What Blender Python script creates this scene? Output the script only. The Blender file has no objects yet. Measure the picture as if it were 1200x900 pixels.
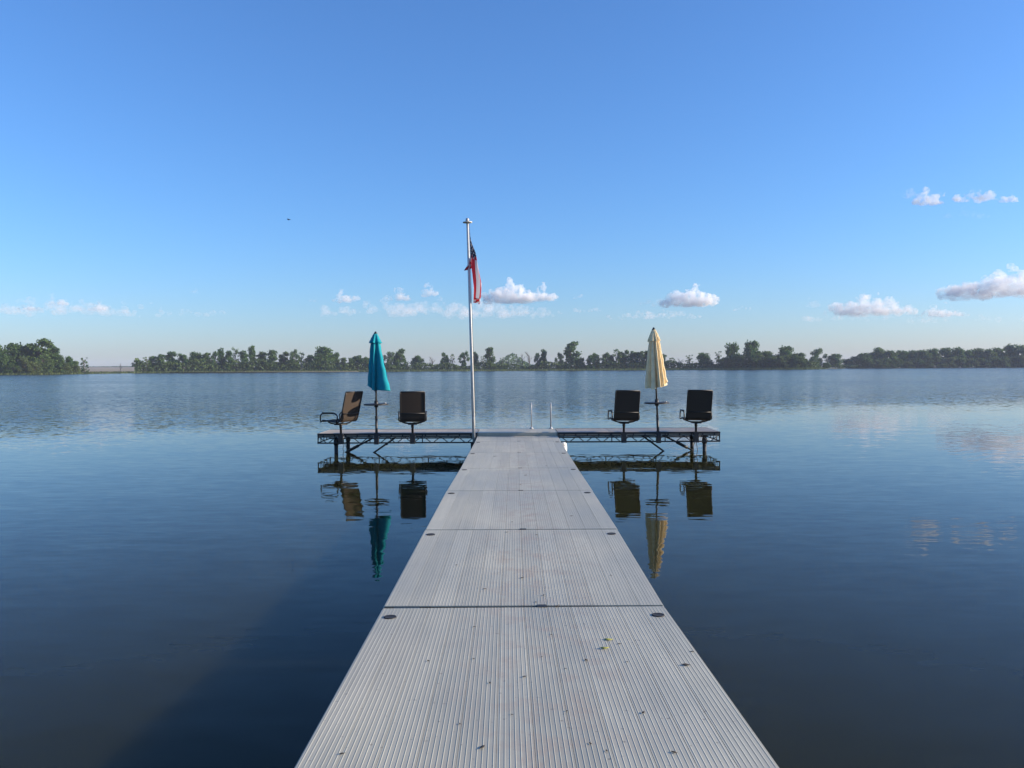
import bpy, bmesh, math, random
from mathutils import Vector, Matrix, Euler, noise as mnoise

R = math.radians
scene = bpy.context.scene
COL = scene.collection

# ------------------------------------------------------------------ camera
F_PX = 930.0                      # focal length in pixels of a 1200 px wide frame
CAM_Z = 1.93                      # height above the lake
cam_data = bpy.data.cameras.new('camera')
cam_data.sensor_width = 36.0
cam_data.lens = F_PX / 1200.0 * 36.0
cam_data.clip_start = 0.05
cam_data.clip_end = 40000.0
cam = bpy.data.objects.new('camera', cam_data)
COL.objects.link(cam)
CAM_M = (Matrix.Rotation(R(0.25), 4, 'Z') @ Matrix.Rotation(R(90 - 1.17), 4, 'X') @ Matrix.Rotation(R(-0.31), 4, 'Z'))
cam.matrix_world = Matrix.Translation((0, 0, CAM_Z)) @ CAM_M
scene.camera = cam


def P(px, py, d):
    """World point seen at pixel (px, py) of the 1200x900 photograph, at distance d along +Y."""
    v = CAM_M.to_3x3() @ Vector(((px - 600) / F_PX, (450 - py) / F_PX, -1.0))
    return Vector((0, 0, CAM_Z)) + v * (d / v.y)


# ------------------------------------------------------------------ sky, sun, exposure
SUN_EL, SUN_AZ = 18.5, 92.5       # azimuth clockwise from +Y (view direction)
world = bpy.data.worlds.new('World')
scene.world = world
world.use_nodes = True
wn = world.node_tree
sky = wn.nodes.new('ShaderNodeTexSky')
sky.sky_type = 'NISHITA'
sky.sun_disc = False
sky.sun_elevation = R(SUN_EL)
sky.sun_rotation = R(SUN_AZ)
sky.air_density = 1.2
sky.dust_density = 0.55
sky.ozone_density = 10.0
wb = wn.nodes.new('ShaderNodeMix'); wb.data_type = 'RGBA'; wb.blend_type = 'MULTIPLY'; wb.inputs[0].default_value = 1.0
wb.inputs[7].default_value = (1.21, 1.0, 0.96, 1)      # the camera's white balance
wn.links.new(sky.outputs[0], wb.inputs[6])
wn.links.new(wb.outputs[2], wn.nodes['Background'].inputs[0])
wn.nodes['Background'].inputs[1].default_value = 0.13

sun_data = bpy.data.lights.new('sun', 'SUN')
sun_data.energy = 4.6
sun_data.angle = R(0.5)
sun_data.color = (1.0, 0.87, 0.70)
sun = bpy.data.objects.new('sun', sun_data)
COL.objects.link(sun)
SUN_DIR = Vector((math.sin(R(SUN_AZ)) * math.cos(R(SUN_EL)), math.cos(R(SUN_AZ)) * math.cos(R(SUN_EL)), math.sin(R(SUN_EL))))
sun.rotation_euler = SUN_DIR.to_track_quat('Z', 'Y').to_euler()
sun.location = (30, -5, 20)

scene.view_settings.view_transform = 'Standard'
scene.view_settings.look = 'None'
scene.view_settings.gamma = 1.0
scene.view_settings.exposure = 0.88
scene.render.engine = 'CYCLES'
cy = scene.cycles
cy.use_denoising = True
cy.max_bounces = 20
cy.diffuse_bounces = 20
cy.transmission_bounces = 20
cy.glossy_bounces = 4
cy.transparent_max_bounces = 64
cy.volume_bounces = 20
cy.caustics_reflective = False
cy.caustics_refractive = False


# ------------------------------------------------------------------ helpers
class MB:
    """collects shapes and links them as one mesh object"""
    def __init__(self):
        self.v, self.f, self.s, self.uv = [], [], [], None

    def face(self, idx, smooth=False):
        self.f.append(tuple(idx)); self.s.append(smooth)

    def box(self, x0, x1, y0, y1, z0, z1):
        b = len(self.v)
        self.v += [(x0, y0, z0), (x1, y0, z0), (x1, y1, z0), (x0, y1, z0), (x0, y0, z1), (x1, y0, z1), (x1, y1, z1), (x0, y1, z1)]
        for q in ((3, 2, 1, 0), (4, 5, 6, 7), (0, 1, 5, 4), (1, 2, 6, 5), (2, 3, 7, 6), (3, 0, 4, 7)):
            self.face([b + i for i in q])
        return self

    def tube(self, pts, r, n=8, closed=False, cap=True):
        pts = [Vector(p) for p in pts]
        rs = r if isinstance(r, (list, tuple)) else [r] * len(pts)
        m = len(pts); base = len(self.v); up = None
        for i, p in enumerate(pts):
            if closed:
                t = pts[(i + 1) % m] - pts[i - 1]
            else:
                t = pts[min(i + 1, m - 1)] - pts[max(i - 1, 0)]
            t.normalize()
            if up is None:
                up = Vector((0, 0, 1)) if abs(t.z) < 0.9 else Vector((0, 1, 0))
            a = (up - t * up.dot(t))
            if a.length < 1e-4:
                a = Vector((1, 0, 0)) - t * t.x
            a.normalize(); up = a; b = t.cross(a)
            for k in range(n):
                th = 2 * math.pi * k / n
                self.v.append(tuple(p + (a * math.cos(th) + b * math.sin(th)) * rs[i]))
        for i in range(m if closed else m - 1):
            j = (i + 1) % m
            for k in range(n):
                k2 = (k + 1) % n
                self.face((base + i * n + k, base + i * n + k2, base + j * n + k2, base + j * n + k), True)
        if cap and not closed:
            self.face([base + k for k in range(n)][::-1])
            self.face([base + (m - 1) * n + k for k in range(n)])
        return self

    def lathe(self, prof, cx=0, cy_=0, n=16, sx=1, sy=1):
        base = len(self.v)
        for (r, z) in prof:
            for k in range(n):
                th = 2 * math.pi * k / n
                self.v.append((cx + r * sx * math.cos(th), cy_ + r * sy * math.sin(th), z))
        for i in range(len(prof) - 1):
            for k in range(n):
                k2 = (k + 1) % n
                self.face((base + i * n + k, base + i * n + k2, base + (i + 1) * n + k2, base + (i + 1) * n + k), True)
        self.face([base + k for k in range(n)][::-1])
        self.face([base + (len(prof) - 1) * n + k for k in range(n)])
        return self

    def mesh(self, name, mat):
        me = bpy.data.meshes.new(name)
        me.from_pydata(self.v, [], self.f)
        me.polygons.foreach_set('use_smooth', self.s)
        if mat: me.materials.append(mat)
        me.update()
        return me

    def build(self, name, mat, parent=None, loc=None, rot=None):
        return link(name, self.mesh(name, mat), parent, loc, rot)


def link(name, data, parent=None, loc=None, rot=None):
    o = bpy.data.objects.new(name, data)
    COL.objects.link(o)
    if parent is not None: o.parent = parent
    if loc is not None: o.location = loc
    if rot is not None: o.rotation_euler = rot
    return o


def tag(o, label, cat, group=None, kind=None):
    if label: o['label'] = label
    if cat: o['category'] = cat
    if group: o['group'] = group
    if kind: o['kind'] = kind
    return o


def thing(name, label, cat, loc=(0, 0, 0), rot=(0, 0, 0), group=None):
    o = link(name, None, None, loc, rot)
    o.empty_display_size = 0.2
    return tag(o, label, cat, group)


def structure(o):
    o['kind'] = 'structure'; return o


def copy_tree(o, parent=None):
    c = o.copy(); COL.objects.link(c)
    if parent is not None: c.parent = parent
    for ch in list(o.children): copy_tree(ch, c)
    return c


def mat(name):
    m = bpy.data.materials.new(name); m.use_nodes = True
    nt = m.node_tree
    return m, nt, nt.nodes['Principled BSDF'], nt.nodes['Material Output']


def N(nt, t, **kw):
    n = nt.nodes.new(t)
    for k, v in kw.items():
        if k in ('ins',):
            for kk, vv in v.items(): n.inputs[kk].default_value = vv
        else: setattr(n, k, v)
    return n


def ramp(nt, stops, fac):
    r = N(nt, 'ShaderNodeValToRGB')
    e = r.color_ramp.elements
    e[0].position, e[0].color = stops[0][0], (*stops[0][1], 1)
    e[1].position, e[1].color = stops[-1][0], (*stops[-1][1], 1)
    for p, c in stops[1:-1]:
        q = e.new(p); q.color = (*c, 1)
    nt.links.new(fac, r.inputs[0])
    return r


def mathn(nt, op, a, b=None, clamp=False):
    n = N(nt, 'ShaderNodeMath', operation=op, use_clamp=clamp)
    for i, x in enumerate((a, b)):
        if x is None: continue
        if isinstance(x, (int, float)): n.inputs[i].default_value = x
        else: nt.links.new(x, n.inputs[i])
    return n.outputs[0]


def simple(name, col, rough=0.5, metal=0.0, var=0.12, scale=20.0, bump=0.0):
    m, nt, b, out = mat(name)
    tc = N(nt, 'ShaderNodeTexCoord')
    no = N(nt, 'ShaderNodeTexNoise', ins={'Scale': scale, 'Detail': 4.0})
    nt.links.new(tc.outputs['Object'], no.inputs['Vector'])
    lo = tuple(c * (1 - var * 1.6) for c in col); hi = tuple(min(1, c * (1 + var * 1.6)) for c in col)
    r = ramp(nt, [(0.3, lo), (0.7, hi)], no.outputs['Fac'])
    nt.links.new(r.outputs[0], b.inputs['Base Color'])
    b.inputs['Roughness'].default_value = rough
    b.inputs['Metallic'].default_value = metal
    if bump:
        bn = N(nt, 'ShaderNodeBump', ins={'Strength': bump, 'Distance': 0.01})
        nt.links.new(no.outputs['Fac'], bn.inputs['Height'])
        nt.links.new(bn.outputs[0], b.inputs['Normal'])
    return m


# ------------------------------------------------------------------ materials
M = {}
M['black_metal'] = simple('black_metal', (0.014, 0.012, 0.011), 0.5, 0.0)
M['dark_steel'] = simple('dark_steel', (0.020, 0.020, 0.021), 0.6, 0.0, 0.2)
M['galvanised'] = simple('galvanised', (0.42, 0.42, 0.42), 0.5, 0.5, 0.15)
M['bright_steel'] = simple('bright_steel', (0.62, 0.62, 0.62), 0.35, 0.6, 0.08)
M['pole_white'] = simple('pole_white', (0.60, 0.59, 0.56), 0.6, 0.0, 0.06)
M['rubber'] = simple('rubber', (0.015, 0.015, 0.017), 0.7)
M['white_plastic'] = simple('white_plastic', (0.80, 0.77, 0.68), 0.5, 0.0, 0.05)
M['rope'] = simple('rope', (0.12, 0.11, 0.10), 0.8)
M['bark'] = simple('bark', (0.10, 0.085, 0.07), 0.9, 0.0, 0.3, 3.0)
M['bird'] = simple('bird', (0.02, 0.02, 0.022), 0.7)
M['leaf_yellow'] = simple('leaf_yellow', (0.34, 0.33, 0.05), 0.6, 0, 0.2, 60)
M['leaf_brown'] = simple('leaf_brown', (0.045, 0.035, 0.025), 0.8, 0, 0.3, 60)
M['shed_wall'] = simple('shed_wall', (0.62, 0.60, 0.56), 0.8)
M['shed_roof'] = simple('shed_roof', (0.30, 0.29, 0.28), 0.8)


def make_deck_metal(name, base, warm):
    """ribbed, weathered aluminium with faint brown foot marks along the middle"""
    m, nt, b, out = mat(name)
    geo = N(nt, 'ShaderNodeNewGeometry')
    info = N(nt, 'ShaderNodeObjectInfo')
    sep = N(nt, 'ShaderNodeSeparateXYZ'); nt.links.new(geo.outputs['Position'], sep.inputs[0])
    def noise(scale, sx=1.0, sy=1.0, det=5.0, rough=0.6):
        mp = N(nt, 'ShaderNodeMapping'); mp.inputs['Scale'].default_value = (sx, sy, 1)
        nt.links.new(geo.outputs['Position'], mp.inputs[0])
        n = N(nt, 'ShaderNodeTexNoise', ins={'Scale': scale, 'Detail': det, 'Roughness': rough})
        nt.links.new(mp.outputs[0], n.inputs['Vector']); return n.outputs['Fac']
    big = noise(1.3, 1.0, 0.6)
    r = ramp(nt, [(0.25, tuple(c * 0.80 for c in base)), (0.75, tuple(min(1, c * 1.1) for c in base))], big)
    # lengthwise streaks left by rain and rolling
    st = noise(30.0, 1.0, 0.03, 3.0)
    mx = N(nt, 'ShaderNodeMix', data_type='RGBA', blend_type='MULTIPLY'); mx.inputs[0].default_value = 0.55
    rs = ramp(nt, [(0.3, (0.8, 0.8, 0.8)), (0.65, (1, 1, 1))], st)
    nt.links.new(r.outputs[0], mx.inputs[6]); nt.links.new(rs.outputs[0], mx.inputs[7])
    # each plank a touch different
    pl = ramp(nt, [(0.0, (0.88, 0.88, 0.88)), (1.0, (1.0, 1.0, 1.0))], info.outputs['Random'])
    mp_ = N(nt, 'ShaderNodeMix', data_type='RGBA', blend_type='MULTIPLY'); mp_.inputs[0].default_value = 1.0
    nt.links.new(mx.outputs[2], mp_.inputs[6]); nt.links.new(pl.outputs[0], mp_.inputs[7])
    # foot traffic in the middle third
    d = mathn(nt, 'ABSOLUTE', mathn(nt, 'SUBTRACT', sep.outputs['X'], 0.12))
    mid = mathn(nt, 'SUBTRACT', 1.0, mathn(nt, 'DIVIDE', d, 0.62), True)
    blotch = ramp(nt, [(0.48, (0, 0, 0)), (0.68, (1, 1, 1))], noise(5.5, 1, 0.8, 6.0, 0.7))
    fac = mathn(nt, 'MULTIPLY', mathn(nt, 'MULTIPLY', blotch.outputs[0], mid), 1.0)
    ms = N(nt, 'ShaderNodeMix', data_type='RGBA'); nt.links.new(fac, ms.inputs[0])
    nt.links.new(mp_.outputs[2], ms.inputs[6]); ms.inputs[7].default_value = (*warm, 1)
    # small scattered spots
    spot = ramp(nt, [(0.70, (0, 0, 0)), (0.76, (1, 1, 1))], noise(38.0, 1, 1, 2.0, 0.4))
    m2 = N(nt, 'ShaderNodeMix', data_type='RGBA'); nt.links.new(mathn(nt, 'MULTIPLY', spot.outputs[0], 0.6), m2.inputs[0])
    nt.links.new(ms.outputs[2], m2.inputs[6]); m2.inputs[7].default_value = (0.13, 0.115, 0.10, 1)
    nt.links.new(m2.outputs[2], b.inputs['Base Color'])
    b.inputs['Metallic'].default_value = 0.12
    rr = N(nt, 'ShaderNodeMapRange', ins={1: 0.3, 2: 0.7, 3: 0.42, 4: 0.62}); nt.links.new(big, rr.inputs[0])
    nt.links.new(rr.outputs[0], b.inputs['Roughness'])
    return m


M['deck'] = make_deck_metal('deck_aluminium', (0.472, 0.448, 0.354), (0.36, 0.29, 0.22))
M['deck_tan'] = make_deck_metal('deck_aluminium_weathered', (0.40, 0.34, 0.27), (0.30, 0.29, 0.24))


def make_sling():
    m, nt, b, out = mat('sling_mesh')
    tc = N(nt, 'ShaderNodeTexCoord')
    wv = N(nt, 'ShaderNodeTexWave', ins={'Scale': 60.0, 'Distortion': 0.3}); wv.bands_direction = 'X'
    nt.links.new(tc.outputs['Object'], wv.inputs['Vector'])
    r = ramp(nt, [(0.2, (0.046, 0.034, 0.026)), (0.8, (0.078, 0.059, 0.045))], wv.outputs['Fac'])
    nt.links.new(r.outputs[0], b.inputs['Base Color'])
    b.inputs['Roughness'].default_value = 0.9
    b.inputs['Specular IOR Level'].default_value = 0.1
    tr = N(nt, 'ShaderNodeBsdfTransparent'); mx = N(nt, 'ShaderNodeMixShader'); mx.inputs[0].default_value = 0.06
    nt.links.new(b.outputs[0], mx.inputs[1]); nt.links.new(tr.outputs[0], mx.inputs[2]); nt.links.new(mx.outputs[0], out.inputs[0])
    return m


M['sling'] = make_sling()


def make_fabric(name, base, trans):
    m, nt, b, out = mat(name)
    tc = N(nt, 'ShaderNodeTexCoord')
    no = N(nt, 'ShaderNodeTexNoise', ins={'Scale': 9.0, 'Detail': 6.0, 'Roughness': 0.65})
    nt.links.new(tc.outputs['Object'], no.inputs['Vector'])
    r = ramp(nt, [(0.3, tuple(c * 0.86 for c in base)), (0.7, tuple(min(1, c * 1.08) for c in base))], no.outputs['Fac'])
    nt.links.new(r.outputs[0], b.inputs['Base Color'])
    b.inputs['Roughness'].default_value = 0.85
    b.inputs['Specular IOR Level'].default_value = 0.2
    t = N(nt, 'ShaderNodeBsdfTranslucent'); nt.links.new(r.outputs[0], t.inputs[0])
    mx = N(nt, 'ShaderNodeMixShader'); mx.inputs[0].default_value = trans
    nt.links.new(b.outputs[0], mx.inputs[1]); nt.links.new(t.outputs[0], mx.inputs[2])
    nt.links.new(mx.outputs[0], out.inputs[0])
    wr = N(nt, 'ShaderNodeBump', ins={'Strength': 0.25, 'Distance': 0.02})
    nt.links.new(no.outputs['Fac'], wr.inputs['Height']); nt.links.new(wr.outputs[0], b.inputs['Normal'])
    return m


M['teal'] = make_fabric('teal_canvas', (0.010, 0.27, 0.32), 0.03)
M['cream'] = make_fabric('cream_canvas', (0.92, 0.75, 0.45), 0.08)


def make_flag():
    """printed cloth: thirteen stripes, blue canton with fifty stars, laid out in the mesh UVs"""
    m, nt, b, out = mat('flag_cloth')
    uv = N(nt, 'ShaderNodeUVMap'); uv.uv_map = 'UVMap'
    sep = N(nt, 'ShaderNodeSeparateXYZ'); nt.links.new(uv.outputs[0], sep.inputs[0])
    u, v = sep.outputs[0], sep.outputs[1]
    s = mathn(nt, 'FLOOR', mathn(nt, 'MULTIPLY', v, 13.0))
    odd = mathn(nt, 'GREATER_THAN', mathn(nt, 'MODULO', s, 2.0), 0.5)
    stripes = N(nt, 'ShaderNodeMix', data_type='RGBA'); nt.links.new(odd, stripes.inputs[0])
    stripes.inputs[6].default_value = (0.58, 0.016, 0.034, 1); stripes.inputs[7].default_value = (0.78, 0.76, 0.74, 1)
    inc = mathn(nt, 'MULTIPLY', mathn(nt, 'LESS_THAN', u, 0.4), mathn(nt, 'GREATER_THAN', v, 6.0 / 13.0))
    # star lattice 11 x 9, stars on the cells of even parity
    cu = mathn(nt, 'MULTIPLY', u, 12.0 / 0.4)
    cv = mathn(nt, 'MULTIPLY', mathn(nt, 'SUBTRACT', v, 6.0 / 13.0), 10.0 / (7.0 / 13.0))
    iu = mathn(nt, 'ROUND', cu); iv = mathn(nt, 'ROUND', cv)
    par = mathn(nt, 'LESS_THAN', mathn(nt, 'MODULO', mathn(nt, 'ADD', iu, iv), 2.0), 0.5)
    fx = mathn(nt, 'MULTIPLY', mathn(nt, 'SUBTRACT', cu, iu), 1.05); fy = mathn(nt, 'SUBTRACT', cv, iv)
    rad = mathn(nt, 'SQRT', mathn(nt, 'ADD', mathn(nt, 'MULTIPLY', fx, fx), mathn(nt, 'MULTIPLY', fy, fy)))
    ang = mathn(nt, 'ARCTAN2', fx, fy)
    lim = mathn(nt, 'ADD', 0.25, mathn(nt, 'MULTIPLY', mathn(nt, 'COSINE', mathn(nt, 'MULTIPLY', ang, 5.0)), 0.14))
    star = mathn(nt, 'MULTIPLY', mathn(nt, 'LESS_THAN', rad, lim), par)
    can = N(nt, 'ShaderNodeMix', data_type='RGBA'); nt.links.new(star, can.inputs[0])
    can.inputs[6].default_value = (0.008, 0.011, 0.045, 1); can.inputs[7].default_value = (0.78, 0.78, 0.78, 1)
    fin = N(nt, 'ShaderNodeMix', data_type='RGBA'); nt.links.new(inc, fin.inputs[0])
    nt.links.new(stripes.outputs[2], fin.inputs[6]); nt.links.new(can.outputs[2], fin.inputs[7])
    nt.links.new(fin.outputs[2], b.inputs['Base Color'])
    b.inputs['Roughness'].default_value = 0.8
    t = N(nt, 'ShaderNodeBsdfTranslucent'); nt.links.new(fin.outputs[2], t.inputs[0])
    mx = N(nt, 'ShaderNodeMixShader'); mx.inputs[0].default_value = 0.25
    nt.links.new(b.outputs[0], mx.inputs[1]); nt.links.new(t.outputs[0], mx.inputs[2])
    nt.links.new(mx.outputs[0], out.inputs[0])
    return m


M['flag'] = make_flag()


def make_foliage(name, dark, light, warm):
    m, nt, b, out = mat(name)
    tc = N(nt, 'ShaderNodeTexCoord'); info = N(nt, 'ShaderNodeObjectInfo'); geo = N(nt, 'ShaderNodeNewGeometry')
    no = N(nt, 'ShaderNodeTexNoise', ins={'Scale': 5.0, 'Detail': 3.0})
    nt.links.new(tc.outputs['Object'], no.inputs['Vector'])
    r = ramp(nt, [(0.3, dark), (0.7, light)], no.outputs['Fac'])
    mx = N(nt, 'ShaderNodeMix', data_type='RGBA')
    rr = ramp(nt, [(0.35, (0, 0, 0)), (1.0, (0.8, 0.8, 0.8))], info.outputs['Random'])
    nt.links.new(rr.outputs[0], mx.inputs[0]); nt.links.new(r.outputs[0], mx.inputs[6]); mx.inputs[7].default_value = (*warm, 1)
    isl = ramp(nt, [(0.0, (0.65, 0.65, 0.65)), (1.0, (1.25, 1.25, 1.2))], geo.outputs['Random Per Island'])
    mm = N(nt, 'ShaderNodeMix', data_type='RGBA', blend_type='MULTIPLY'); mm.inputs[0].default_value = 1
    nt.links.new(mx.outputs[2], mm.inputs[6]); nt.links.new(isl.outputs[0], mm.inputs[7])
    nt.links.new(mm.outputs[2], b.inputs['Base Color'])
    b.inputs['Roughness'].default_value = 0.7
    b.inputs['Specular IOR Level'].default_value = 0.2
    t = N(nt, 'ShaderNodeBsdfTranslucent'); nt.links.new(mm.outputs[2], t.inputs[0])
    ms = N(nt, 'ShaderNodeMixShader'); ms.inputs[0].default_value = 0.35
    nt.links.new(b.outputs[0], ms.inputs[1]); nt.links.new(t.outputs[0], ms.inputs[2])
    nt.links.new(ms.outputs[0], out.inputs[0])
    return m


M['foliage'] = make_foliage('foliage', (0.040, 0.092, 0.024), (0.085, 0.165, 0.040), (0.11, 0.16, 0.042))
M['foliage_bush'] = make_foliage('foliage_bush', (0.045, 0.090, 0.026), (0.085, 0.150, 0.040), (0.115, 0.145, 0.052))
M['reed'] = make_foliage('reed_blades', (0.13, 0.18, 0.06), (0.19, 0.23, 0.08), (0.22, 0.20, 0.10))


def make_ground(name, a, b_, scale):
    m, nt, b, out = mat(name)
    geo = N(nt, 'ShaderNodeNewGeometry')
    no = N(nt, 'ShaderNodeTexNoise', ins={'Scale': scale, 'Detail': 6.0})
    nt.links.new(geo.outputs['Position'], no.inputs['Vector'])
    r = ramp(nt, [(0.3, a), (0.7, b_)], no.outputs['Fac'])
    nt.links.new(r.outputs[0], b.inputs['Base Color']); b.inputs['Roughness'].default_value = 0.95
    return m


M['shore'] = make_ground('shore_soil', (0.07, 0.085, 0.035), (0.13, 0.12, 0.06), 0.05)
M['field'] = make_ground('dry_field', (0.17, 0.135, 0.075), (0.25, 0.20, 0.115), 0.02)


def make_water():
    m, nt, b, out = mat('lake_water')
    geo = N(nt, 'ShaderNodeNewGeometry')
    sep = N(nt, 'ShaderNodeSeparateXYZ'); nt.links.new(geo.outputs['Position'], sep.inputs[0])
    def noise(scale, sx, sy, det=3.0, rough=0.5, dist=0.0):
        mp = N(nt, 'ShaderNodeMapping'); mp.inputs['Scale'].default_value = (sx, sy, 1)
        nt.links.new(geo.outputs['Position'], mp.inputs[0])
        n = N(nt, 'ShaderNodeTexNoise', ins={'Scale': scale, 'Detail': det, 'Roughness': rough, 'Distortion': dist})
        nt.links.new(mp.outputs[0], n.inputs['Vector']); return n.outputs['Fac']
    # breeze: past an oblique line across the lake the surface is ruffled, in front of it nearly calm
    edge = mathn(nt, 'SUBTRACT', sep.outputs['Y'], mathn(nt, 'MULTIPLY', sep.outputs['X'], 0.48))
    edge = mathn(nt, 'ADD', edge, mathn(nt, 'MULTIPLY', mathn(nt, 'SUBTRACT', noise(0.10, 0.5, 1.0, 3.0), 0.5), 16.0))
    ruff = N(nt, 'ShaderNodeMapRange', interpolation_type='SMOOTHSTEP', ins={1: 20.0, 2: 58.0, 3: 0.0, 4: 1.0})
    nt.links.new(edge, ruff.inputs[0])
    # calmer lanes and darker cat's-paws inside the ruffled part
    lanes = N(nt, 'ShaderNodeMapRange', ins={1: 0.36, 2: 0.60, 3: 0.55, 4: 1.0})
    nt.links.new(noise(0.030, 0.22, 1.0, 4.0, 0.6), lanes.inputs[0])
    ruf = mathn(nt, 'MULTIPLY', ruff.outputs[0], lanes.outputs[0])
    # wave slopes: ruffled wavelets and, in the calm, faint long swells
    def slopes(scale, sx, sy, det=2.0, rough=0.5):
        mp = N(nt, 'ShaderNodeMapping'); mp.inputs['Scale'].default_value = (sx, sy, 1)
        nt.links.new(geo.outputs['Position'], mp.inputs[0])
        n = N(nt, 'ShaderNodeTexNoise', ins={'Scale': scale, 'Detail': det, 'Roughness': rough})
        nt.links.new(mp.outputs[0], n.inputs['Vector'])
        v = N(nt, 'ShaderNodeVectorMath', operation='SUBTRACT'); nt.links.new(n.outputs['Color'], v.inputs[0]); v.inputs[1].default_value = (.5, .5, .5)
        return v.outputs[0]
    def scale(v, k, xy):
        m1 = N(nt, 'ShaderNodeVectorMath', operation='MULTIPLY'); nt.links.new(v, m1.inputs[0]); m1.inputs[1].default_value = (xy[0], xy[1], 0)
        m2 = N(nt, 'ShaderNodeVectorMath', operation='SCALE'); nt.links.new(m1.outputs[0], m2.inputs[0])
        if isinstance(k, (int, float)): m2.inputs['Scale'].default_value = k
        else: nt.links.new(k, m2.inputs['Scale'])
        return m2.outputs[0]
    def add(p, q):
        v = N(nt, 'ShaderNodeVectorMath', operation='ADD'); nt.links.new(p, v.inputs[0])
        if isinstance(q, tuple): v.inputs[1].default_value = q
        else: nt.links.new(q, v.inputs[1])
        return v.outputs[0]
    vec = scale(slopes(3.2, 0.65, 1.4, 3.0), ruf, (0.8, 1.35))
    vec = add(vec, scale(slopes(9.0, 0.6, 1.2, 3.0), ruf, (1.0, 1.7)))
    vec = add(vec, scale(slopes(2.6, 0.35, 1.5), 0.022, (0.5, 1.0)))
    vec = add(vec, scale(slopes(8.0, 0.40, 1.4), 0.044, (0.5, 1.0)))
    vec = add(vec, (0, 0, 1))
    nm = N(nt, 'ShaderNodeVectorMath', operation='NORMALIZE'); nt.links.new(vec, nm.inputs[0])
    nt.links.new(nm.outputs[0], b.inputs['Normal'])
    b.inputs['Base Color'].default_value = (0.017, 0.017, 0.005, 1)
    b.inputs['Subsurface Weight'].default_value = 1.0
    b.inputs['Subsurface Radius'].default_value = (3.0, 3.0, 2.2)
    b.inputs['Subsurface Scale'].default_value = 1.0
    b.inputs['IOR'].default_value = 1.18
    rg = N(nt, 'ShaderNodeMapRange', ins={1: 0.0, 2: 1.0, 3: 0.012, 4: 0.16}); nt.links.new(ruf, rg.inputs[0])
    nt.links.new(rg.outputs[0], b.inputs['Roughness'])
    return m


M['water'] = make_water()


def make_cloud(dens):
    """white vapour, denser in billows and thin between them"""
    m = bpy.data.materials.new('cloud_vapour'); m.use_nodes = True
    nt = m.node_tree; nt.nodes.remove(nt.nodes['Principled BSDF'])
    v = N(nt, 'ShaderNodeVolumePrincipled')
    v.inputs['Color'].default_value = (1.0, 1.0, 1.0, 1)
    tc = N(nt, 'ShaderNodeTexCoord')
    n1 = N(nt, 'ShaderNodeTexNoise', ins={'Scale': 0.020, 'Detail': 4.0, 'Roughness': 0.62})
    nt.links.new(tc.outputs['Object'], n1.inputs['Vector'])
    mr = N(nt, 'ShaderNodeMapRange', interpolation_type='SMOOTHSTEP', ins={1: 0.40, 2: 0.60, 3: 0.0, 4: 2.1 * dens})
    nt.links.new(n1.outputs['Fac'], mr.inputs[0])
    nt.links.new(mr.outputs[0], v.inputs['Density'])
    m.cycles.volume_step_rate = 0.35
    v.inputs['Anisotropy'].default_value = 0.0
    nt.links.new(v.outputs[0], nt.nodes['Material Output'].inputs['Volume'])
    return m


CLOUD_MATS = [(t, make_cloud(0.028 * t * t)) for t in (.09, .13, .18, .25, .33, .45, .60)]


def cloud_mat(t):
    return min(CLOUD_MATS, key=lambda p: abs(p[0] - t))[1]


# ------------------------------------------------------------------ lake and land
lake = MB()
lake.v = [(-1500, -700, 0), (1500, -700, 0), (1500, 2400, 0), (-1500, 2400, 0)]
lake.face((0, 1, 2, 3))
structure(lake.build('lake_water', M['water']))

# far shore: waterline points (photo pixel, distance)
SHORE = [(-420, 330), (-150, 345), (40, 365), (100, 395), (160, 445), (300, 470), (450, 495), (600, 510), (760, 505), (900, 490), (955, 487), (968, 492)]
SHORE_R = [(968, 600), (1080, 620), (1200, 630), (1420, 640), (1700, 640)]


def ground_xy(px, d):
    p = P(px, 440, d); return (p.x, d)


sh = MB()
line = [ground_xy(*s) for s in SHORE] + [(ground_xy(972, 540)), (ground_xy(969, 595))] + [ground_xy(*s) for s in SHORE_R]
front = [(x, y, -0.25) for x, y in line]
bank = [(x, y + 3.0, 0.22) for x, y in line]
back = [(x * 1.25, 2380, 0.30) for x, y in line]
n = len(line)
sh.v = front + bank + back
for i in range(n - 1):
    sh.face((i, i + 1, n + i + 1, n + i)); sh.face((n + i, n + i + 1, 2 * n + i + 1, 2 * n + i))
structure(sh.build('shore_ground', M['shore']))

# the pale field seen through the gap at the left, rising gently behind the marsh
fl = MB()
for (d, z0) in ((450, 0.34), (700, 1.3), (1100, 4.2), (1600, 7.6)):
    for px in (20, 60, 100, 140, 180, 240, 420):
        x, y = ground_xy(px, d)
        fl.v.append((x, y, z0 + 0.25 * math.sin(px * 0.09 + d)))
for j in range(3):
    for i in range(6):
        fl.face((j * 7 + i, j * 7 + i + 1, (j + 1) * 7 + i + 1, (j + 1) * 7 + i), True)
structure(fl.build('field', M['field']))
rng = random.Random(5)
hl = MB()
for k in range(420):
    px = rng.uniform(20, 400); x, y = ground_xy(px, 1600 + rng.uniform(-15, 10))
    w, h = rng.uniform(2, 6), rng.uniform(0.8, 2.8)
    b = len(hl.v); z = 7.2
    hl.v += [(x - w, y, z), (x + w, y + 1, z), (x + w * .6, y + .5, z + h), (x - w * .5, y - .5, z + h * .9)]
    hl.face((b, b + 1, b + 2, b + 3))
tag(hl.build('far_hedge', M['foliage']), 'thin dark line of distant bushes along the top of the pale field', 'hedge', kind='stuff')

# ------------------------------------------------------------------ walkway dock
DW = 1.83                                           # width
NP, NR = 12, 7                                      # planks per panel, ribs per plank
PW = DW / NP


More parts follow.
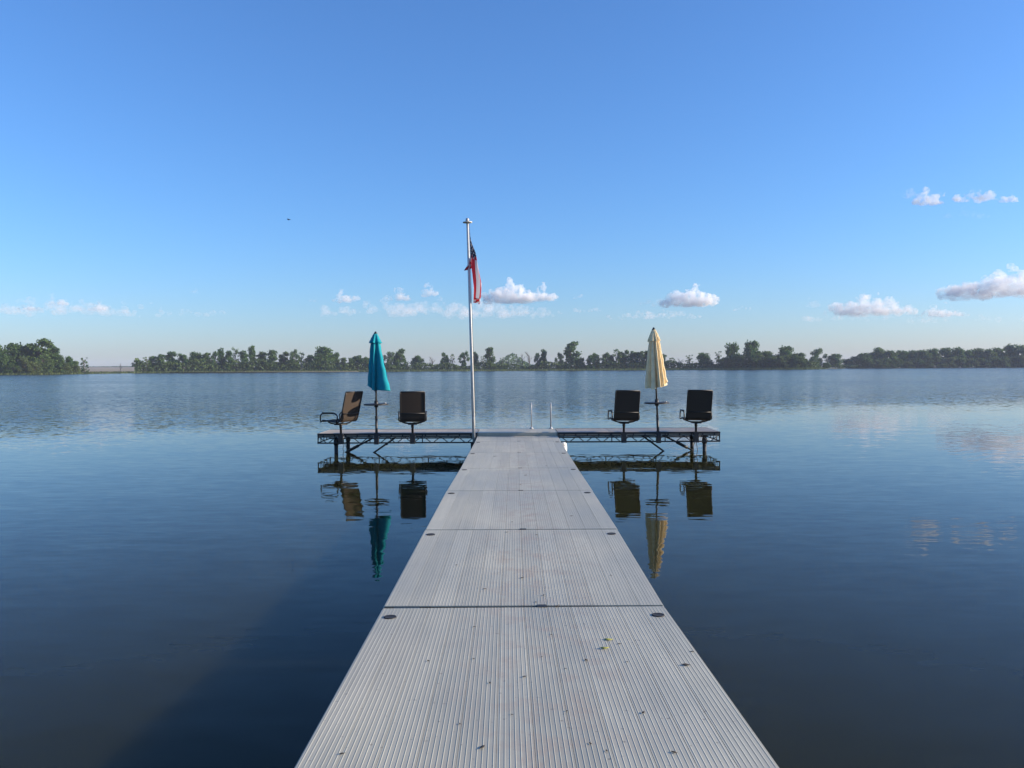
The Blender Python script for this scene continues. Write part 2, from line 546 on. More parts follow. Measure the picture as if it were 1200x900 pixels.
def plank_mesh(length, matl, name='plank', w=PW, nr=NR, thick=0.009):
    mb = MB()
    g = 0.0006; pitch = (w - 2 * g) / nr
    prof = [(g, -thick), (g, -0.001), (g + .0005, 0.0)]
    for k in range(nr):
        c = g + (k + 0.5) * pitch
        prof += [(c - .0026, 0.0), (c - .0007, 0.0011), (c + .0007, 0.0011), (c + .0028, 0.0)]
    prof += [(w - g - .0005, 0.0), (w - g, -0.001), (w - g, -thick)]
    k = len(prof)
    for y in (-length / 2, length / 2):
        mb.v += [(x, y, z) for x, z in prof]
    for i in range(k - 1):
        mb.face((i, i + 1, k + i + 1, k + i))
    mb.face((k - 1, 0, k, 2 * k - 1))
    mb.face(list(range(k))); mb.face([k + i for i in range(k)][::-1])
    for i, f in enumerate(mb.f[:-2]): mb.f[i] = tuple(reversed(f))
    mb.f[-2] = tuple(reversed(mb.f[-2])); mb.f[-1] = tuple(reversed(mb.f[-1]))
    return mb.mesh(name, matl)


JY = [-2.05, 0.36, 2.77, 5.165, 7.56, 9.98, 12.43, 14.80, 17.05, 18.02]
JZ = [0.47, 0.445, 0.422, 0.368, 0.385, 0.382, 0.355, 0.350, 0.348, 0.374]
JX = [0.10, 0.085, 0.073, 0.045, 0.045, 0.045, 0.045, 0.045, 0.044, 0.040]
YAW = [0, 0, 0, 0.0, 0.2, -0.05, 0.1, 0.0, 0.0]
GAP = [.03, .03, .046, .038, .016, .018, .012, .012, .012]
dock = thing('walkway_dock', 'long ribbed aluminium dock walkway running straight out over the lake', 'dock', (0.045, 0, 0))


def add_hole(parent, x, y, r=0.040):
    h = MB().lathe([(r * 1.0, -0.002), (r * 1.0, 0.0050), (r * 0.88, 0.0058), (r * 0.80, 0.0045), (r * 0.3, 0.0042)], x, y, 18)
    return h.build('socket_cap', M['rubber'], parent)


for i in range(len(JY) - 1):
    y0, y1 = JY[i], JY[i + 1]; g = GAP[i]
    L = math.hypot(y1 - y0, JZ[i + 1] - JZ[i]) - g
    cx, cyy, cz = (JX[i] + JX[i + 1]) / 2, (y0 + y1) / 2, (JZ[i] + JZ[i + 1]) / 2
    pitch = math.atan2(JZ[i + 1] - JZ[i], y1 - y0)
    yaw = -math.atan2(JX[i + 1] - JX[i], y1 - y0) + R(YAW[i])
    hw = DW / 2
    fr = MB()
    t = 0.004
    for s in (-1, 1):
        xa = s * (hw + 0.001); xb = s * (hw + 0.009)
        fr.box(min(xa, xb), max(xa, xb), -L / 2, L / 2, -0.14, -0.012)          # side rails
    fr.box(-hw - .002, hw + .002, L / 2 - 0.012, L / 2 - .0005, -0.14, -0.034)   # end trims
    fr.box(-hw - .002, hw + .002, -L / 2 + .0005, -L / 2 + 0.012, -0.14, -0.034)
    fr.box(-hw, hw, -0.02, 0.02, -0.12, -0.04)
    panel = fr.build('deck_panel', M['deck'], dock, (cx - 0.045, cyy, cz), Euler((pitch, 0, yaw)))
    pm = plank_mesh(L, M['deck'])
    for k in range(NP):
        link('plank', pm, panel, (-hw + k * PW, 0, 0))
    if i >= 2 and i < 8:
        add_hole(panel, -hw + 0.075, L / 2 - 0.20); add_hole(panel, hw - 0.075, L / 2 - 0.20)
    if 2 <= i < 8:
        # leg posts at the far end of the panel, below the deck
        for s in (-1, 1):
            MB().tube([(s * (hw - 0.09), L / 2 - 0.2, -0.01), (s * (hw - 0.09), L / 2 - 0.2, -1.7)], 0.022, 10).build('leg', M['galvanised'], panel)
    if 2 <= i < 8:
        cl = MB().box(-0.03, 0.03, L / 2 - 0.004, L / 2 + g + 0.004, -0.02, 0.0045)
        cl.build('joint_clip', M['dark_steel'], panel, (0.12 if i == 2 else 0.02, 0, 0))

# ------------------------------------------------------------------ cross platform
TY0, TY1, TZ = 18.10, 19.28, 0.445
TXL, TXR = -4.53, 4.66
DXL, DXR = 0.04 - DW / 2, 0.04 + DW / 2
plat = thing('cross_platform', 'wide cross platform on dark truss frames at the end of the walkway', 'dock platform', (0, TY0, 0))


def deck_row(x0, x1, npan, matl):
    w = (x1 - x0) / npan
    npl = max(1, round(w / PW))
    pm = plank_mesh(TY1 - TY0 - 0.036, matl, 'plank', (w - 0.03) / npl, NR)
    for k in range(npan):
        xa = x0 + k * w
        fr = MB()
        fr.box(xa + .003, xa + .0145, 0.002, TY1 - TY0 - .002, TZ - 0.09, TZ + 0.003)
        fr.box(xa + w - .0145, xa + w - .003, 0.002, TY1 - TY0 - .002, TZ - 0.09, TZ + 0.003)
        fr.box(xa + .0145, xa + w - .0145, 0.002, 0.016, TZ - 0.09, TZ + 0.0025)
        fr.box(xa + .0145, xa + w - .0145, TY1 - TY0 - .016, TY1 - TY0 - .002, TZ - 0.09, TZ + 0.0025)
        p = fr.build('deck_panel', matl, plat)
        for q in range(npl):
            link('plank', pm, p, (xa + .015 + q * (w - .03) / npl, (TY1 - TY0) / 2, TZ))


deck_row(TXL, DXL - .01, 3, M['deck_tan'])
deck_row(DXL, DXR, 1, M['deck'])
deck_row(DXR + .01, TXR, 3, M['deck_tan'])


def truss(x0, x1, y, flip=False):
    """front or back side frame: double top rail, lower chord, V webs, uprights"""
    t = MB()
    t.box(x0, x1, y - 0.024, y + 0.0, TZ - 0.034, TZ + 0.006)
    t.box(x0, x1, y - 0.022, y - 0.002, TZ - 0.088, TZ - 0.064)
    t.box(x0, x1, y - 0.022, y - 0.002, 0.216, 0.246)
    top = t.build('truss', M['dark_steel'], plat)
    L = x1 - x0
    ups = [x0 + .012, x0 + L * .33, x0 + L * .66, x1 - .012]
    for u in ups:
        MB().box(u - .011, u + .011, y - .0205, y - .0035, 0.246, TZ - 0.030).build('upright', M['dark_steel'], top)
    npc = 3
    for a, b in zip(ups[:-1], ups[1:]):
        pw = (b - a - .06) / npc
        for k in range(npc):
            xa = a + .03 + k * pw
            web = MB()
            web.tube([(xa + .01, y - .012, TZ - .088), (xa + pw * .40, y - .012, .246)], .0095, 6)
            web.tube([(xa + pw * .60, y - .012, .246), (xa + pw - .01, y - .012, TZ - .088)], .0095, 6)
            web.build('web_bar', M['dark_steel'], top)
    for k in range(14):
        xx = x0 + (k + .5) * L / 14
        MB().box(xx - .012, xx + .012, y - .019, y - .005, TZ - .064, TZ - .030).build('spacer', M['dark_steel'], top)
    return top


for (a, b) in ((TXL, DXL - .02), (DXR + .02, TXR)):
    truss(a, b, 0.0)
    truss(a, b, TY1 - TY0 + 0.024)
for x in (TXL, DXL - .02, DXR + .02, TXR):             # end frames
    e = MB()
    for z in ((TZ - .030, TZ - 0.005), (0.223, 0.245)):
        e.box(x - .010, x + .010, 0.001, TY1 - TY0 - .001, *z)
    for k in range(4):
        ya = .03 + k * 0.28
        e.tube([(x, ya, .246), (x, ya + .13, TZ - .03)], .006, 6)
        e.tube([(x, ya + .15, TZ - .03), (x, ya + .27, .246)], .006, 6)
    e.build('end_frame', M['dark_steel'], plat)

# leg posts and struts
for (xf, xb, sgn) in ((-4.12, -4.07, -1), (4.32, 4.27, 1)):
    for (x, y, c) in ((xf, 0.055, 0), (xb, TY1 - TY0 - .06, 0)):
        p = MB().tube([(x, y, TZ - .04), (x, y, -1.6)], 0.045, 12).build('leg', M['dark_steel'], plat)
        MB().tube([(x, y, .30), (x, y, .18)], 0.058, 12).build('leg_collar', M['black_metal'], p)
for pts, sl in (((P(433, 515.5, 18.3), P(403, 531.2, 18.3)), True), ((P(461, 514.5, 18.2), P(437, 531.2, 18.2)), False),
                ((P(779, 511, 18.3), P(812, 528.0, 18.3)), True), ((P(754, 511.5, 18.2), P(777, 528.2, 18.2)), False)):
    a, b = pts; d = (b - a)
    a = a - Vector((0, TY0, 0)); e = a + d * 1.9
    s_ = MB().tube([a - d * .12, e], 0.020, 8).build('strut', M['dark_steel'], plat)
    if sl:
        MB().tube([a + d * .42, a + d * .80], 0.034, 8).build('strut_sleeve', M['black_metal'], s_)
    else:
        MB().tube([a + d * .30, a + d * .36], 0.034, 8).build('strut_sleeve', M['black_metal'], s_)
for xs in ((-4.0, -3.93), (4.13, 4.20)):
    for q, x in enumerate(xs):
        pts = [(x + .018 * math.sin(k * 1.1 + q * 2), .25 + .01 * k, .26 - k * 0.045) for k in range(9)]
        MB().tube(pts, .007, 6).build('rope', M['rope'], plat)


def socket(x, z0=0.215, z1=TZ + 0.012, w=0.055, bright=True):
    """square socket bolted to the front rail that takes a post"""
    b = MB().box(x - w, x + w, -0.135, -0.026, z0, z1)
    s_ = b.build('post_socket', M['dark_steel'], plat)
    MB().box(x - w - .014, x + w + .014, -.118, -.0255, z1 - .10, z1 - .075).build('bolt_strap', M['galvanised'], s_)
    return s_


# ------------------------------------------------------------------ swivel chairs
def make_chair(label, group):
    t = thing('swivel_chair', label, 'chair', group=group)
    W = 0.255
    seat = [(.33, .290), (.31, .318), (.24, .322), (.12, .306), (0, .292), (-.12, .284), (-.20, .290)]
    back = [(-.205, .292), (-.235, .315), (-.262, .36), (-.300, .46), (-.345, .62), (-.385, .76), (-.425, .90), (-.440, .950)]
    def sling(prof, name, th=.008):
        mb = MB(); k = len(prof)
        for off in (0, th):
            for (y, z) in prof:
                for x in (-W, -W / 2, 0, W / 2, W):
                    sag = .004 * (1 - (x / W) ** 2)
                    mb.v.append((x, y - sag * (1 if name == 'backrest' else 0) - off * (1 if name == 'backrest' else 0),
                                 z - sag * (0 if name == 'backrest' else 1) - off * (0 if name == 'backrest' else 1)))
        for lay in (0, 1):
            b = lay * k * 5
            for i in range(k - 1):
                for j in range(4):
                    q = (b + i * 5 + j, b + i * 5 + j + 1, b + (i + 1) * 5 + j + 1, b + (i + 1) * 5 + j)
                    mb.face(q if lay == 0 else q[::-1])
        o = k * 5
        for i in range(k - 1):
            mb.face((i * 5, (i + 1) * 5, o + (i + 1) * 5, o + i * 5)); mb.face((i * 5 + 4, o + i * 5 + 4, o + (i + 1) * 5 + 4, (i + 1) * 5 + 4))
        for j in range(4):
            mb.face((j, o + j, o + j + 1, j + 1)); a = (k - 1) * 5
            mb.face((a + j, a + j + 1, o + a + j + 1, o + a + j))
        return mb.build(name, M['sling'], t)
    sling(seat, 'seat'); sling(back, 'backrest')
    for s in (-1, 1):
        x = s * (W + .012)
        MB().tube([(x, y, z) for y, z in seat[1:] + back[1:]], .0165, 8).build('side_frame', M['black_metal'], t)
        xa = s * (W + .050)
        loop = [(x, .315, .300), (xa, .325, .285), (xa, .330, .33), (xa, .325, .42), (xa, .300, .462), (xa, .25, .478), (xa, .05, .485), (xa, -.10, .482),
                (xa, -.165, .462), (xa, -.200, .42), (xa, -.200, .36), (xa, -.170, .31), (x, -.12, .287)]
        MB().tube(loop, .0155, 8).build('armrest', M['black_metal'], t)
        MB().box(min(xa - .022, xa + .022), max(xa - .022, xa + .022), -.09, .25, .488, .508).build('arm_pad', M['black_metal'], t)
    MB().tube([(-W - .01, .32, .305), (W + .01, .32, .305)], .016, 8).build('front_rail', M['black_metal'], t)
    MB().tube([(-W - .01, -.440, .955), (W + .01, -.440, .955)], .015, 8).build('top_rail', M['black_metal'], t)
    MB().tube([(-W - .01, -.318, .470), (W + .01, -.318, .470)], .012, 8).build('cross_bar', M['black_metal'], t)
    und = MB()
    for y in (-.10, .12):
        und.tube([(-W - .01, y, .284), (-W * .7, y, .25), (-.10, y * .6, .232), (.10, y * .6, .232), (W * .7, y, .25), (W + .01, y, .284)], .014, 8)
    u = und.build('under_frame', M['black_metal'], t)
    MB().box(-.10, .10, -.11, .11, .205, .230).build('swivel_plate', M['black_metal'], t)
    MB().tube([(0, 0, .205), (0, 0, .14), (0, 0, .139), (0, 0, -.20)], [.034, .034, .026, .026], 12).build('post', M['black_metal'], t)
    return t


CG = 'mesh swivel chairs along the cross platform'
CHY = TY0 - 0.08
c0 = make_chair('black swivel chair at the far left end turned sideways with sunlit back', CG)
chairs = [
    (399.5, 58, None),
    (483.5, 8, 'black mesh swivel chair between the teal umbrella and the flagpole, back turned'),
    (731.0, 3, 'black mesh swivel chair left of the cream umbrella, back turned and arm showing'),
    (815.5, -2, 'black mesh swivel chair right of the cream umbrella at the right end'),
]
for i, (px, deg, lab) in enumerate(chairs):
    o = c0 if i == 0 else copy_tree(c0)
    if lab: o['label'] = lab
    x = P(px, 505, CHY).x
    o.location = (x, CHY, TZ); o.rotation_euler = (R(-1.0), R(1.0) if i > 1 else 0, R(deg))
    socket(x)

# ------------------------------------------------------------------ closed patio umbrellas
def umbrella(px_base, lean, label, canvas, zc, rc, flare, seed, lobes, z_hem):
    r_ = random.Random(seed)
    x = P(px_base, 515, CHY).x
    t = thing('closed_umbrella', label, 'umbrella', (x, CHY, 0.23), (R(0.4), R(lean), 0), 'closed umbrellas on the cross platform')
    H = zc[0] - 0.23
    MB().tube([(0, 0, -0.005), (0, 0, H - .02)], 0.021, 12).build('pole', M['black_metal'], t)
    MB().tube([(0, 0, .0), (0, 0, .62)], 0.030, 12).build('lower_pole', M['black_metal'], t)
    MB().lathe([(.012, H - .05), (.040, H - .045), (.042, H - .01), (.026, H + .004), (.016, H + .03)], 0, 0, 12).build('finial', M['black_metal'], t)
    def shell(name, zt, zb, prof, depth, hem, sharp):
        nn, mm = 96, 18
        mb = MB(); amp = [r_.uniform(.75, 1.1) for _ in range(lobes)]; hemo = [r_.uniform(-.6, 1) * hem for _ in range(lobes)]
        ph = r_.uniform(0, 6)
        for i in range(mm + 1):
            s = i / mm
            for k in range(nn):
                th = 2 * math.pi * k / nn
                c = (th + ph * 0 + 0.18 * math.sin(2 * th + seed) + .10 * s * math.sin(3 * th + seed * 2)) * lobes / (2 * math.pi)
                li = int(math.floor(c)) % lobes; fr_ = c - math.floor(c)
                ridge = abs(math.sin(math.pi * fr_)) ** sharp
                rad = prof(s, th) * (1 - depth * (0.55 + .45 * s) * (1 - ridge) * amp[li])
                rad *= 1 + .03 * math.sin(7 * s * 3 + li * 2)
                z = zt + (zb - zt) * s + (hemo[li] * ridge - .3 * hem * (1 - ridge)) * (s ** 4)
                mb.v.append((rad * math.cos(th), rad * math.sin(th), z))
        for i in range(mm):
            for k in range(nn):
                k2 = (k + 1) % nn
                mb.face((i * nn + k, (i + 1) * nn + k, (i + 1) * nn + k2, i * nn + k2), True)
        return mb.build(name, canvas, t)
    zt, zm = zc[1] - .23, z_hem - .23
    def pr(s, th):
        base = rc[0] + (rc[1] - rc[0]) * s ** 0.9
        d = max(0.0, math.cos(th - flare[1])) ** 2.0
        return base + flare[0] * d * s ** 1.15
    can = shell('canopy', zt + .01, zm, pr, .74, .11, 1.25)
    def pv(s, th):
        return .035 + (rc[2] - .035) * s ** .85
    shell('vent_cap', H - .012, zt - .03, pv, .45, .03, 1.1)
    MB().tube([(0, 0, zm + .02), (0, 0, zm + .10)], .034, 10).build('slider_hub', M['black_metal'], t)
    socket(x, 0.205, TZ + .02, .050)
    return t


umbrella(441.3, 0.00, 'closed teal umbrella hanging in folds at the left of the platform', M['teal'], (2.74, 2.53), (.112, .200, .160), (.27, R(-12)), 3, 5, 1.47)
umbrella(771.6, -2.4, 'closed cream yellow umbrella leaning slightly at the right of the platform', M['cream'], (2.80, 2.55), (.116, .258, .156), (.02, R(-30)), 8, 10, 1.50)


def side_table(x, lean_dx, label):
    t = thing('pole_table', label, 'table', (x + lean_dx, CHY, TZ + .655), (R(0.6), R(-0.7), 0), 'round tables on the umbrella poles')
    MB().lathe([(.036, .030), (.275, .030), (.285, .024), (.285, .008), (.270, .0), (.036, .0)], 0, 0, 32).build('table_top', M['black_metal'], t)
    MB().lathe([(.036, -.05), (.036, .10), (.045, .10), (.045, -.05)], 0, 0, 14).build('collar', M['black_metal'], t)
    MB().lathe([(.030, .0305), (.032, .05), (.030, .05), (.026, .034)], .20, .0, 12).build('cup_holder', M['galvanised'], t)
    return t


side_table(P(441.3, 515, CHY).x, 0.0, 'small dark round table on the pole below the teal umbrella')
side_table(P(771.6, 515, CHY).x, -0.036, 'small dark round table on the pole below the cream umbrella')

# ------------------------------------------------------------------ flagpole and flag
PB = P(555.6, 517, 18.0)
PT = P(547.7, 257.5, 18.0)
pole_dir = (PT - PB); PH = pole_dir.length
fp = thing('flagpole', 'tall white flagpole at the front left corner of the platform', 'flagpole', PB, Vector((0, 0, 1)).rotation_difference(pole_dir.normalized()).to_euler())
MB().tube([(0, 0, -.10), (0, 0, PH * .5), (0, 0, PH - .03)], [.037, .032, .026], 16).build('pole', M['pole_white'], fp)
MB().lathe([(.036, PH - .075), (.105, PH - .068), (.108, PH - .05), (.036, PH - .04)], 0, 0, 20).build('truck', M['pole_white'], fp)
MB().lathe([(.012, PH - .045), (.034, PH - .035), (.042, PH - .005), (.034, PH + .028), (.010, PH + .04)], 0, 0, 16).build('finial', M['galvanised'], fp)
MB().tube([(.046, -.035, .55), (.040, -.030, PH - .08)], .005, 6).build('halyard', M['rope'], fp)
MB().box(-.075, .075, -.075, .075, -.26, -.02).build('base_bracket', M['black_metal'], fp)
MB().box(-.012, .012, -.080, -.045, .50, .60).build('cleat', M['galvanised'], fp)


def flag():
    nu, nv = 70, 78
    Hh, L = .92, 1.62
    me = bpy.data.meshes.new('flag')
    vs, fs, uvs = [], [], []
    for i in range(nu + 1):
        u = i / nu
        g = min(1, u / .42); g = g * g * (3 - 2 * g)
        for j in range(nv + 1):
            v = j / nv
            q = (1 - v)
            zig = q * 2.7 + .03 + .10 * math.sin(u * 3.1 + 1)
            tri = 2 * abs(zig - math.floor(zig + .5))
            tri = tri * tri * (3 - 2 * tri) * .6 + tri * .4
            wdt = .05 + .16 * u ** .8 - .055 * max(0, u - .75) / .25
            z = -q * Hh * (1 - .76 * g) - u * L * (.985 - .05 * q) - .05 * u * (1 - u) * math.sin(q * 6)
            x = .048 + g * (wdt * tri + .020 * math.sin(u * 9 + q * 2) * u) + .045 * u - .03 * (1 - g) * math.sin(q * 5) * g
            y = -.05 + g * (.018 * math.sin(q * 8.1 + u * 4) + .15 * (q - .4)) + .012 * math.sin(u * 7 + q * 9) * g
            # lower hoist corner flops round behind and left of the pole
            c = max(0, 1 - abs(u - .07) / .10) * max(0, (q - .72) / .28)
            x -= .17 * c; y += .03 * c
            vs.append((x, y, z)); uvs.append((u, v))
    w = nv + 1
    for i in range(nu):
        for j in range(nv):
            fs.append((i * w + j, i * w + j + 1, (i + 1) * w + j + 1, (i + 1) * w + j))
    me.from_pydata(vs, [], fs)
    me.polygons.foreach_set('use_smooth', [True] * len(fs))
    uvl = me.uv_layers.new(name='UVMap')
    for lp in me.loops: uvl.data[lp.index].uv = uvs[lp.vertex_index]
    me.materials.append(M['flag'])
    o = link('flag', me)
    top = PB + pole_dir.normalized() * (PH - .17)
    o.location = top; o.rotation_euler = fp.rotation_euler
    return tag(o, 'red, white and blue striped flag hanging limp from the flagpole', 'flag')


flag()

# ------------------------------------------------------------------ swim ladder and bumper
lad = thing('swim_ladder', 'thin steel swim ladder rails standing at the far edge of the platform', 'ladder', (0.63, TY1, 0))
for px in (622.8, 645.6):
    x = P(px, 500, TY1).x - .63
    z1 = 1.07
    MB().tube([(x, -.05, TZ + .004), (x, -.05, z1 - .10), (x, -.03, z1 - .03), (x, .04, z1), (x, .14, z1), (x, .22, z1 - .04), (x, .25, z1 - .12), (x, .25, .2), (x, .25, -.9)], .0105, 10).build('rail', M['galvanised'], lad)
    MB().lathe([(.05, TZ + .003), (.05, TZ + .016), (.026, TZ + .03), (.026, TZ + .05)], x, -.05, 14).build('foot_flange', M['galvanised'], lad)
xa, xb = P(622.8, 500, TY1).x - .63, P(645.6, 500, TY1).x - .63
for z in (.22, -.06, -.34, -.62):
    MB().tube([(xa, .25, z), (xb, .25, z)], .017, 8).build('rung', M['bright_steel'], lad)
bx = P(660.6, 522, 16.9)
bump = thing('dock_bumper', 'white rounded plastic bumper beside the walkway below the right platform', 'bumper', (bx.x, 16.9, 0.03))
MB().lathe([(.045, .03), (.064, .045), (.070, .08), (.070, .22), (.064, .235)], 0, 0, 18).build('body', M['white_plastic'], bump)
MB().lathe([(.064, .2355), (.068, .245), (.060, .275), (.040, .300), (.012, .308)], 0, 0, 18).build('cap', M['white_plastic'], bump)

# ------------------------------------------------------------------ leaves and litter on the planks
def deck_z(x, y):
    for i in range(len(JY) - 1):
        if JY[i] <= y < JY[i + 1]:
            return JZ[i] + (JZ[i + 1] - JZ[i]) * (y - JY[i]) / (JY[i + 1] - JY[i])
    return .36


def deck_point(px, py):
    d = 5.0
    for _ in range(12):
        p = P(px, py, d); z = deck_z(p.x, d)
        d *= (CAM_Z - z) / max(.05, CAM_Z - p.z)
    p = P(px, py, d)
    return p.x, d, deck_z(p.x, d) + .0030


def leaf(px, py, size, m, label, seed, group=None, cat='leaf', name='fallen_leaf'):
    r_ = random.Random(seed); x, y, z = deck_point(px, py)
    out = [(-.5, 0), (-.30, .16), (-.05, .24), (.22, .17), (.5, 0), (.22, -.15), (-.05, -.21), (-.30, -.13)]
    mb = MB()
    curl = r_.uniform(.12, .30)
    for th in (0, -.03):
        for (a, b) in out:
            a2, b2 = a * r_.uniform(.85, 1.15), b * r_.uniform(.8, 1.2)
            mb.v.append((a2 * size, b2 * size, (th + curl * (a2 * a2 * 2 + b2 * b2 * 5) * .7 + .03) * size))
        mb.v.append((0, 0, (th + .035) * size))
    for k in range(8):
        k2 = (k + 1) % 8
        mb.face((k, k2, 8), True); mb.face((9 + k2, 9 + k, 17), True); mb.face((k2, k, 9 + k, 9 + k2))
    o = mb.build(name, m, None, (x, y, z), (0, 0, r_.uniform(0, 6.28)))
    return tag(o, label, cat, group)


leaf(712.5, 750, .055, M['leaf_yellow'], 'upper of the two small yellow leaves lying on the nearest dock panel', 1)
leaf(708.5, 760.5, .050, M['leaf_yellow'], 'lower of the two small yellow leaves lying on the nearest dock panel', 2)
LG = 'specks of leaf litter on the dock'
LL = 'tiny dark scrap of dry leaf lying on the ribbed dock planks'
for k, (px, py, s) in enumerate([(687, 774, .030), (726, 755, .022), (804, 780, .05), (811, 764, .026), (401, 884, .026), (565, 876.5, .034), (615, 793.5, .026), (555, 772.5, .02),
                                 (664, 834, .018), (692, 872, .020), (711, 880.5, .018), (790, 882.5, .028), (754, 836, .026), (574, 801, .022), (653, 711, .045), (612, 677.5, .034),
                                 (568, 690.5, .03), (628, 706, .022), (637, 698, .026), (716, 674.5, .022), (535, 662.5, .022), (592, 908, .02), (539, 849, .016), (635, 770, .015),
                                 (735, 776, .018), (663, 784, .016), (600, 838, .016), (646, 744, .018), (502, 775, .024), (556, 735, .022), (629, 627, .03), (594, 624, .03), (616, 557, .05),
                                 (610, 568, .04), (640, 546, .04), (580, 535, .06), (670, 605, .035), (600, 612, .03)]):
    if py > 899: continue
    leaf(px, py, s * 0.98, M['leaf_brown'], LL, 40 + k, LG, 'leaf scrap', 'leaf_scrap')

# ------------------------------------------------------------------ bird
bp_ = P(338.2, 257.5, 60)
bird = thing('flying_bird', 'tiny dark bird flying high in the clear sky left of the flagpole', 'bird', bp_, (0, 0, R(80)))
bird.scale = (.7, .7, .7)
bb = MB()
bb.tube([(0, .16, .01), (0, .12, .015), (0, .05, .01), (0, -.06, 0), (0, -.16, .0), (0, -.26, .0)], [.010, .030, .045, .045, .022, .006], 10)
bb.build('body', M['bird'], bird)
for s in (-1, 1):
    w_ = MB()
    pts = [(s * .03, .07, .02), (s * .03, -.07, .02), (s * .18, -.05, .09), (s * .17, .08, .09), (s * .33, -.06, .05), (s * .30, .02, .055)]
    for off in (0, -.008): w_.v += [(a, b, c + off) for a, b, c in pts]
    for q in ((0, 1, 2, 3), (3, 2, 4, 5)):
        w_.face(q); w_.face([i + 6 for i in q][::-1])
    for q in ((0, 3), (3, 5), (5, 4), (4, 2), (2, 1), (1, 0)):
        w_.face((q[0], q[1], q[1] + 6, q[0] + 6))
    w_.build('wing', M['bird'], bird)

# ------------------------------------------------------------------ trees
def leaf_quad(mb, c, s, r_):
    n_ = Vector((r_.gauss(0, 1), r_.gauss(0, 1), r_.gauss(0, .8) + .5)).normalized()
    a = n_.orthogonal().normalized(); b = n_.cross(a)
    th = r_.uniform(0, 6.28); a, b = a * math.cos(th) + b * math.sin(th), b * math.cos(th) - a * math.sin(th)
    i = len(mb.v)
    for (p, q) in ((-1, -.5), (.1, -.9), (1, .1), (.3, .9), (-.8, .6)):
        mb.v.append(tuple(c + a * (p * s * r_.uniform(.7, 1.2)) + b * (q * s * r_.uniform(.7, 1.2))))
    mb.face((i, i + 1, i + 2, i + 3, i + 4))


def make_tree_meshes(kind, seed):
    """crown and trunk for a tree of height 1, crown about 0.8 wide"""
    r_ = random.Random(seed)
    cr, tr = MB(), MB()
    lobes = []
    def put(n_, h0, h1, env, r0, r1):
        for k in range(n_):
            a = r_.uniform(0, 6.28); h = h0 + (h1 - h0) * (k + r_.random()) / n_; rr = env(h) * r_.uniform(.35, 1.0)
            lobes.append((Vector((rr * math.cos(a), rr * math.sin(a), h)), r_.uniform(r0, r1), 1.0))
    if kind == 'round':
        put(30, .10, .87, lambda h: .31 * math.sin(math.pi * min(1, max(.05, (h + .12) / 1.10))) ** .7, .10, .16); nl = 75
    elif kind == 'tall':
        put(32, .06, .93, lambda h: .30 * (1.12 - h * .72), .07, .13); nl = 75
    elif kind == 'open':
        put(12, .05, .40, lambda h: .24, .08, .13); put(17, .40, .92, lambda h: .36 * math.sin(math.pi * (h - .25) / .8) + .04, .07, .13); nl = 70
    elif kind == 'sparse':
        put(24, .10, .95, lambda h: .30 * (1.1 - .5 * h), .04, .09); nl = 34
    elif kind == 'bush':
        put(22, .06, .82, lambda h: .42 * (1 - h * h) ** .5, .11, .18); nl = 75
    else:   # bare
        put(8, .05, .25, lambda h: .2, .06, .10); put(12, .45, .98, lambda h: .28, .03, .035); nl = 6
    for c, rad, sq in lobes:
        for k in range(int(1.5 * nl * (rad / .12) ** 1.6) + 2):
            d = Vector((r_.gauss(0, 1), r_.gauss(0, 1), r_.gauss(0, 1))).normalized() * rad * (r_.uniform(.45, 1.05) if r_.random() < .8 else r_.uniform(1.0, 1.38))
            d.z *= .78
            leaf_quad(cr, c + d, r_.uniform(.015, .033) * (1 if kind != 'bare' else .5), r_)
    # trunk and limbs
    lean = r_.uniform(-.04, .04)
    tr.tube([(0, 0, -.03), (lean * .4, 0, .2), (lean, .01, .5), (lean * 1.4, 0, .78)], [.026, .020, .014, .005], 6)
    for c, rad, sq in lobes[-11:]:
        z0 = max(.12, c.z - r_.uniform(.18, .35)); b0 = Vector((lean * z0 * 1.6, 0, z0))
        mid = b0.lerp(c, .55) + Vector((0, 0, .03))
        tr.tube([b0, mid, c], [.011, .007, .003], 5)
        if kind == 'bare':
            for q in range(3):
                e = c + Vector((r_.uniform(-.1, .1), r_.uniform(-.1, .1), r_.uniform(.0, .12)))
                tr.tube([mid, e], [.006, .002], 4)
    mcrown = M['foliage_bush'] if kind == 'bush' else M['foliage']
    return cr.mesh('crown', mcrown), tr.mesh('trunk', M['bark'])


VAR = {}
for kind, cnt in (('round', 4), ('tall', 5), ('open', 3), ('sparse', 3), ('bush', 4), ('bare', 2)):
    VAR[kind] = [make_tree_meshes(kind, 100 + 17 * len(VAR) + k) for k in range(cnt)]
trng = random.Random(77)


def shore_dist(px):
    pts = SHORE if px <= 968 else SHORE_R
    for (a, da), (b, db) in zip(pts[:-1], pts[1:]):
        if a <= px <= b: return da + (db - da) * (px - a) / (b - a)
    return pts[-1][1] if px > pts[-1][0] else pts[0][1]


def tree(px, top, w, kind, label, group, back=8.0, lean=0.0):
    d = shore_dist(px) + back
    p = P(px, top, d); z0 = .22
    h = max(2.0, p.z - z0)
    wid = w * d / F_PX
    t = thing('tree' if kind != 'bush' else 'shrub', label, 'tree' if kind != 'bush' else 'shrub', (p.x, d, z0), (0, lean, trng.uniform(0, 6.28) if not lean else 0), group)
    cm, tm = trng.choice(VAR[kind])
    base = {'round': .80, 'tall': .62, 'open': .84, 'sparse': .74, 'bush': 1.05, 'bare': .62}[kind]
    sx = wid / base
    t.scale = (sx, sx, h)
    if kind != 'bush' or True:
        link('trunk', tm, t)
    link('crown', cm, t)
    return t


ADJ = {'round': 'round crowned', 'tall': 'upright', 'open': 'airy forked', 'sparse': 'thin see-through', 'bush': 'low', 'bare': 'bare'}


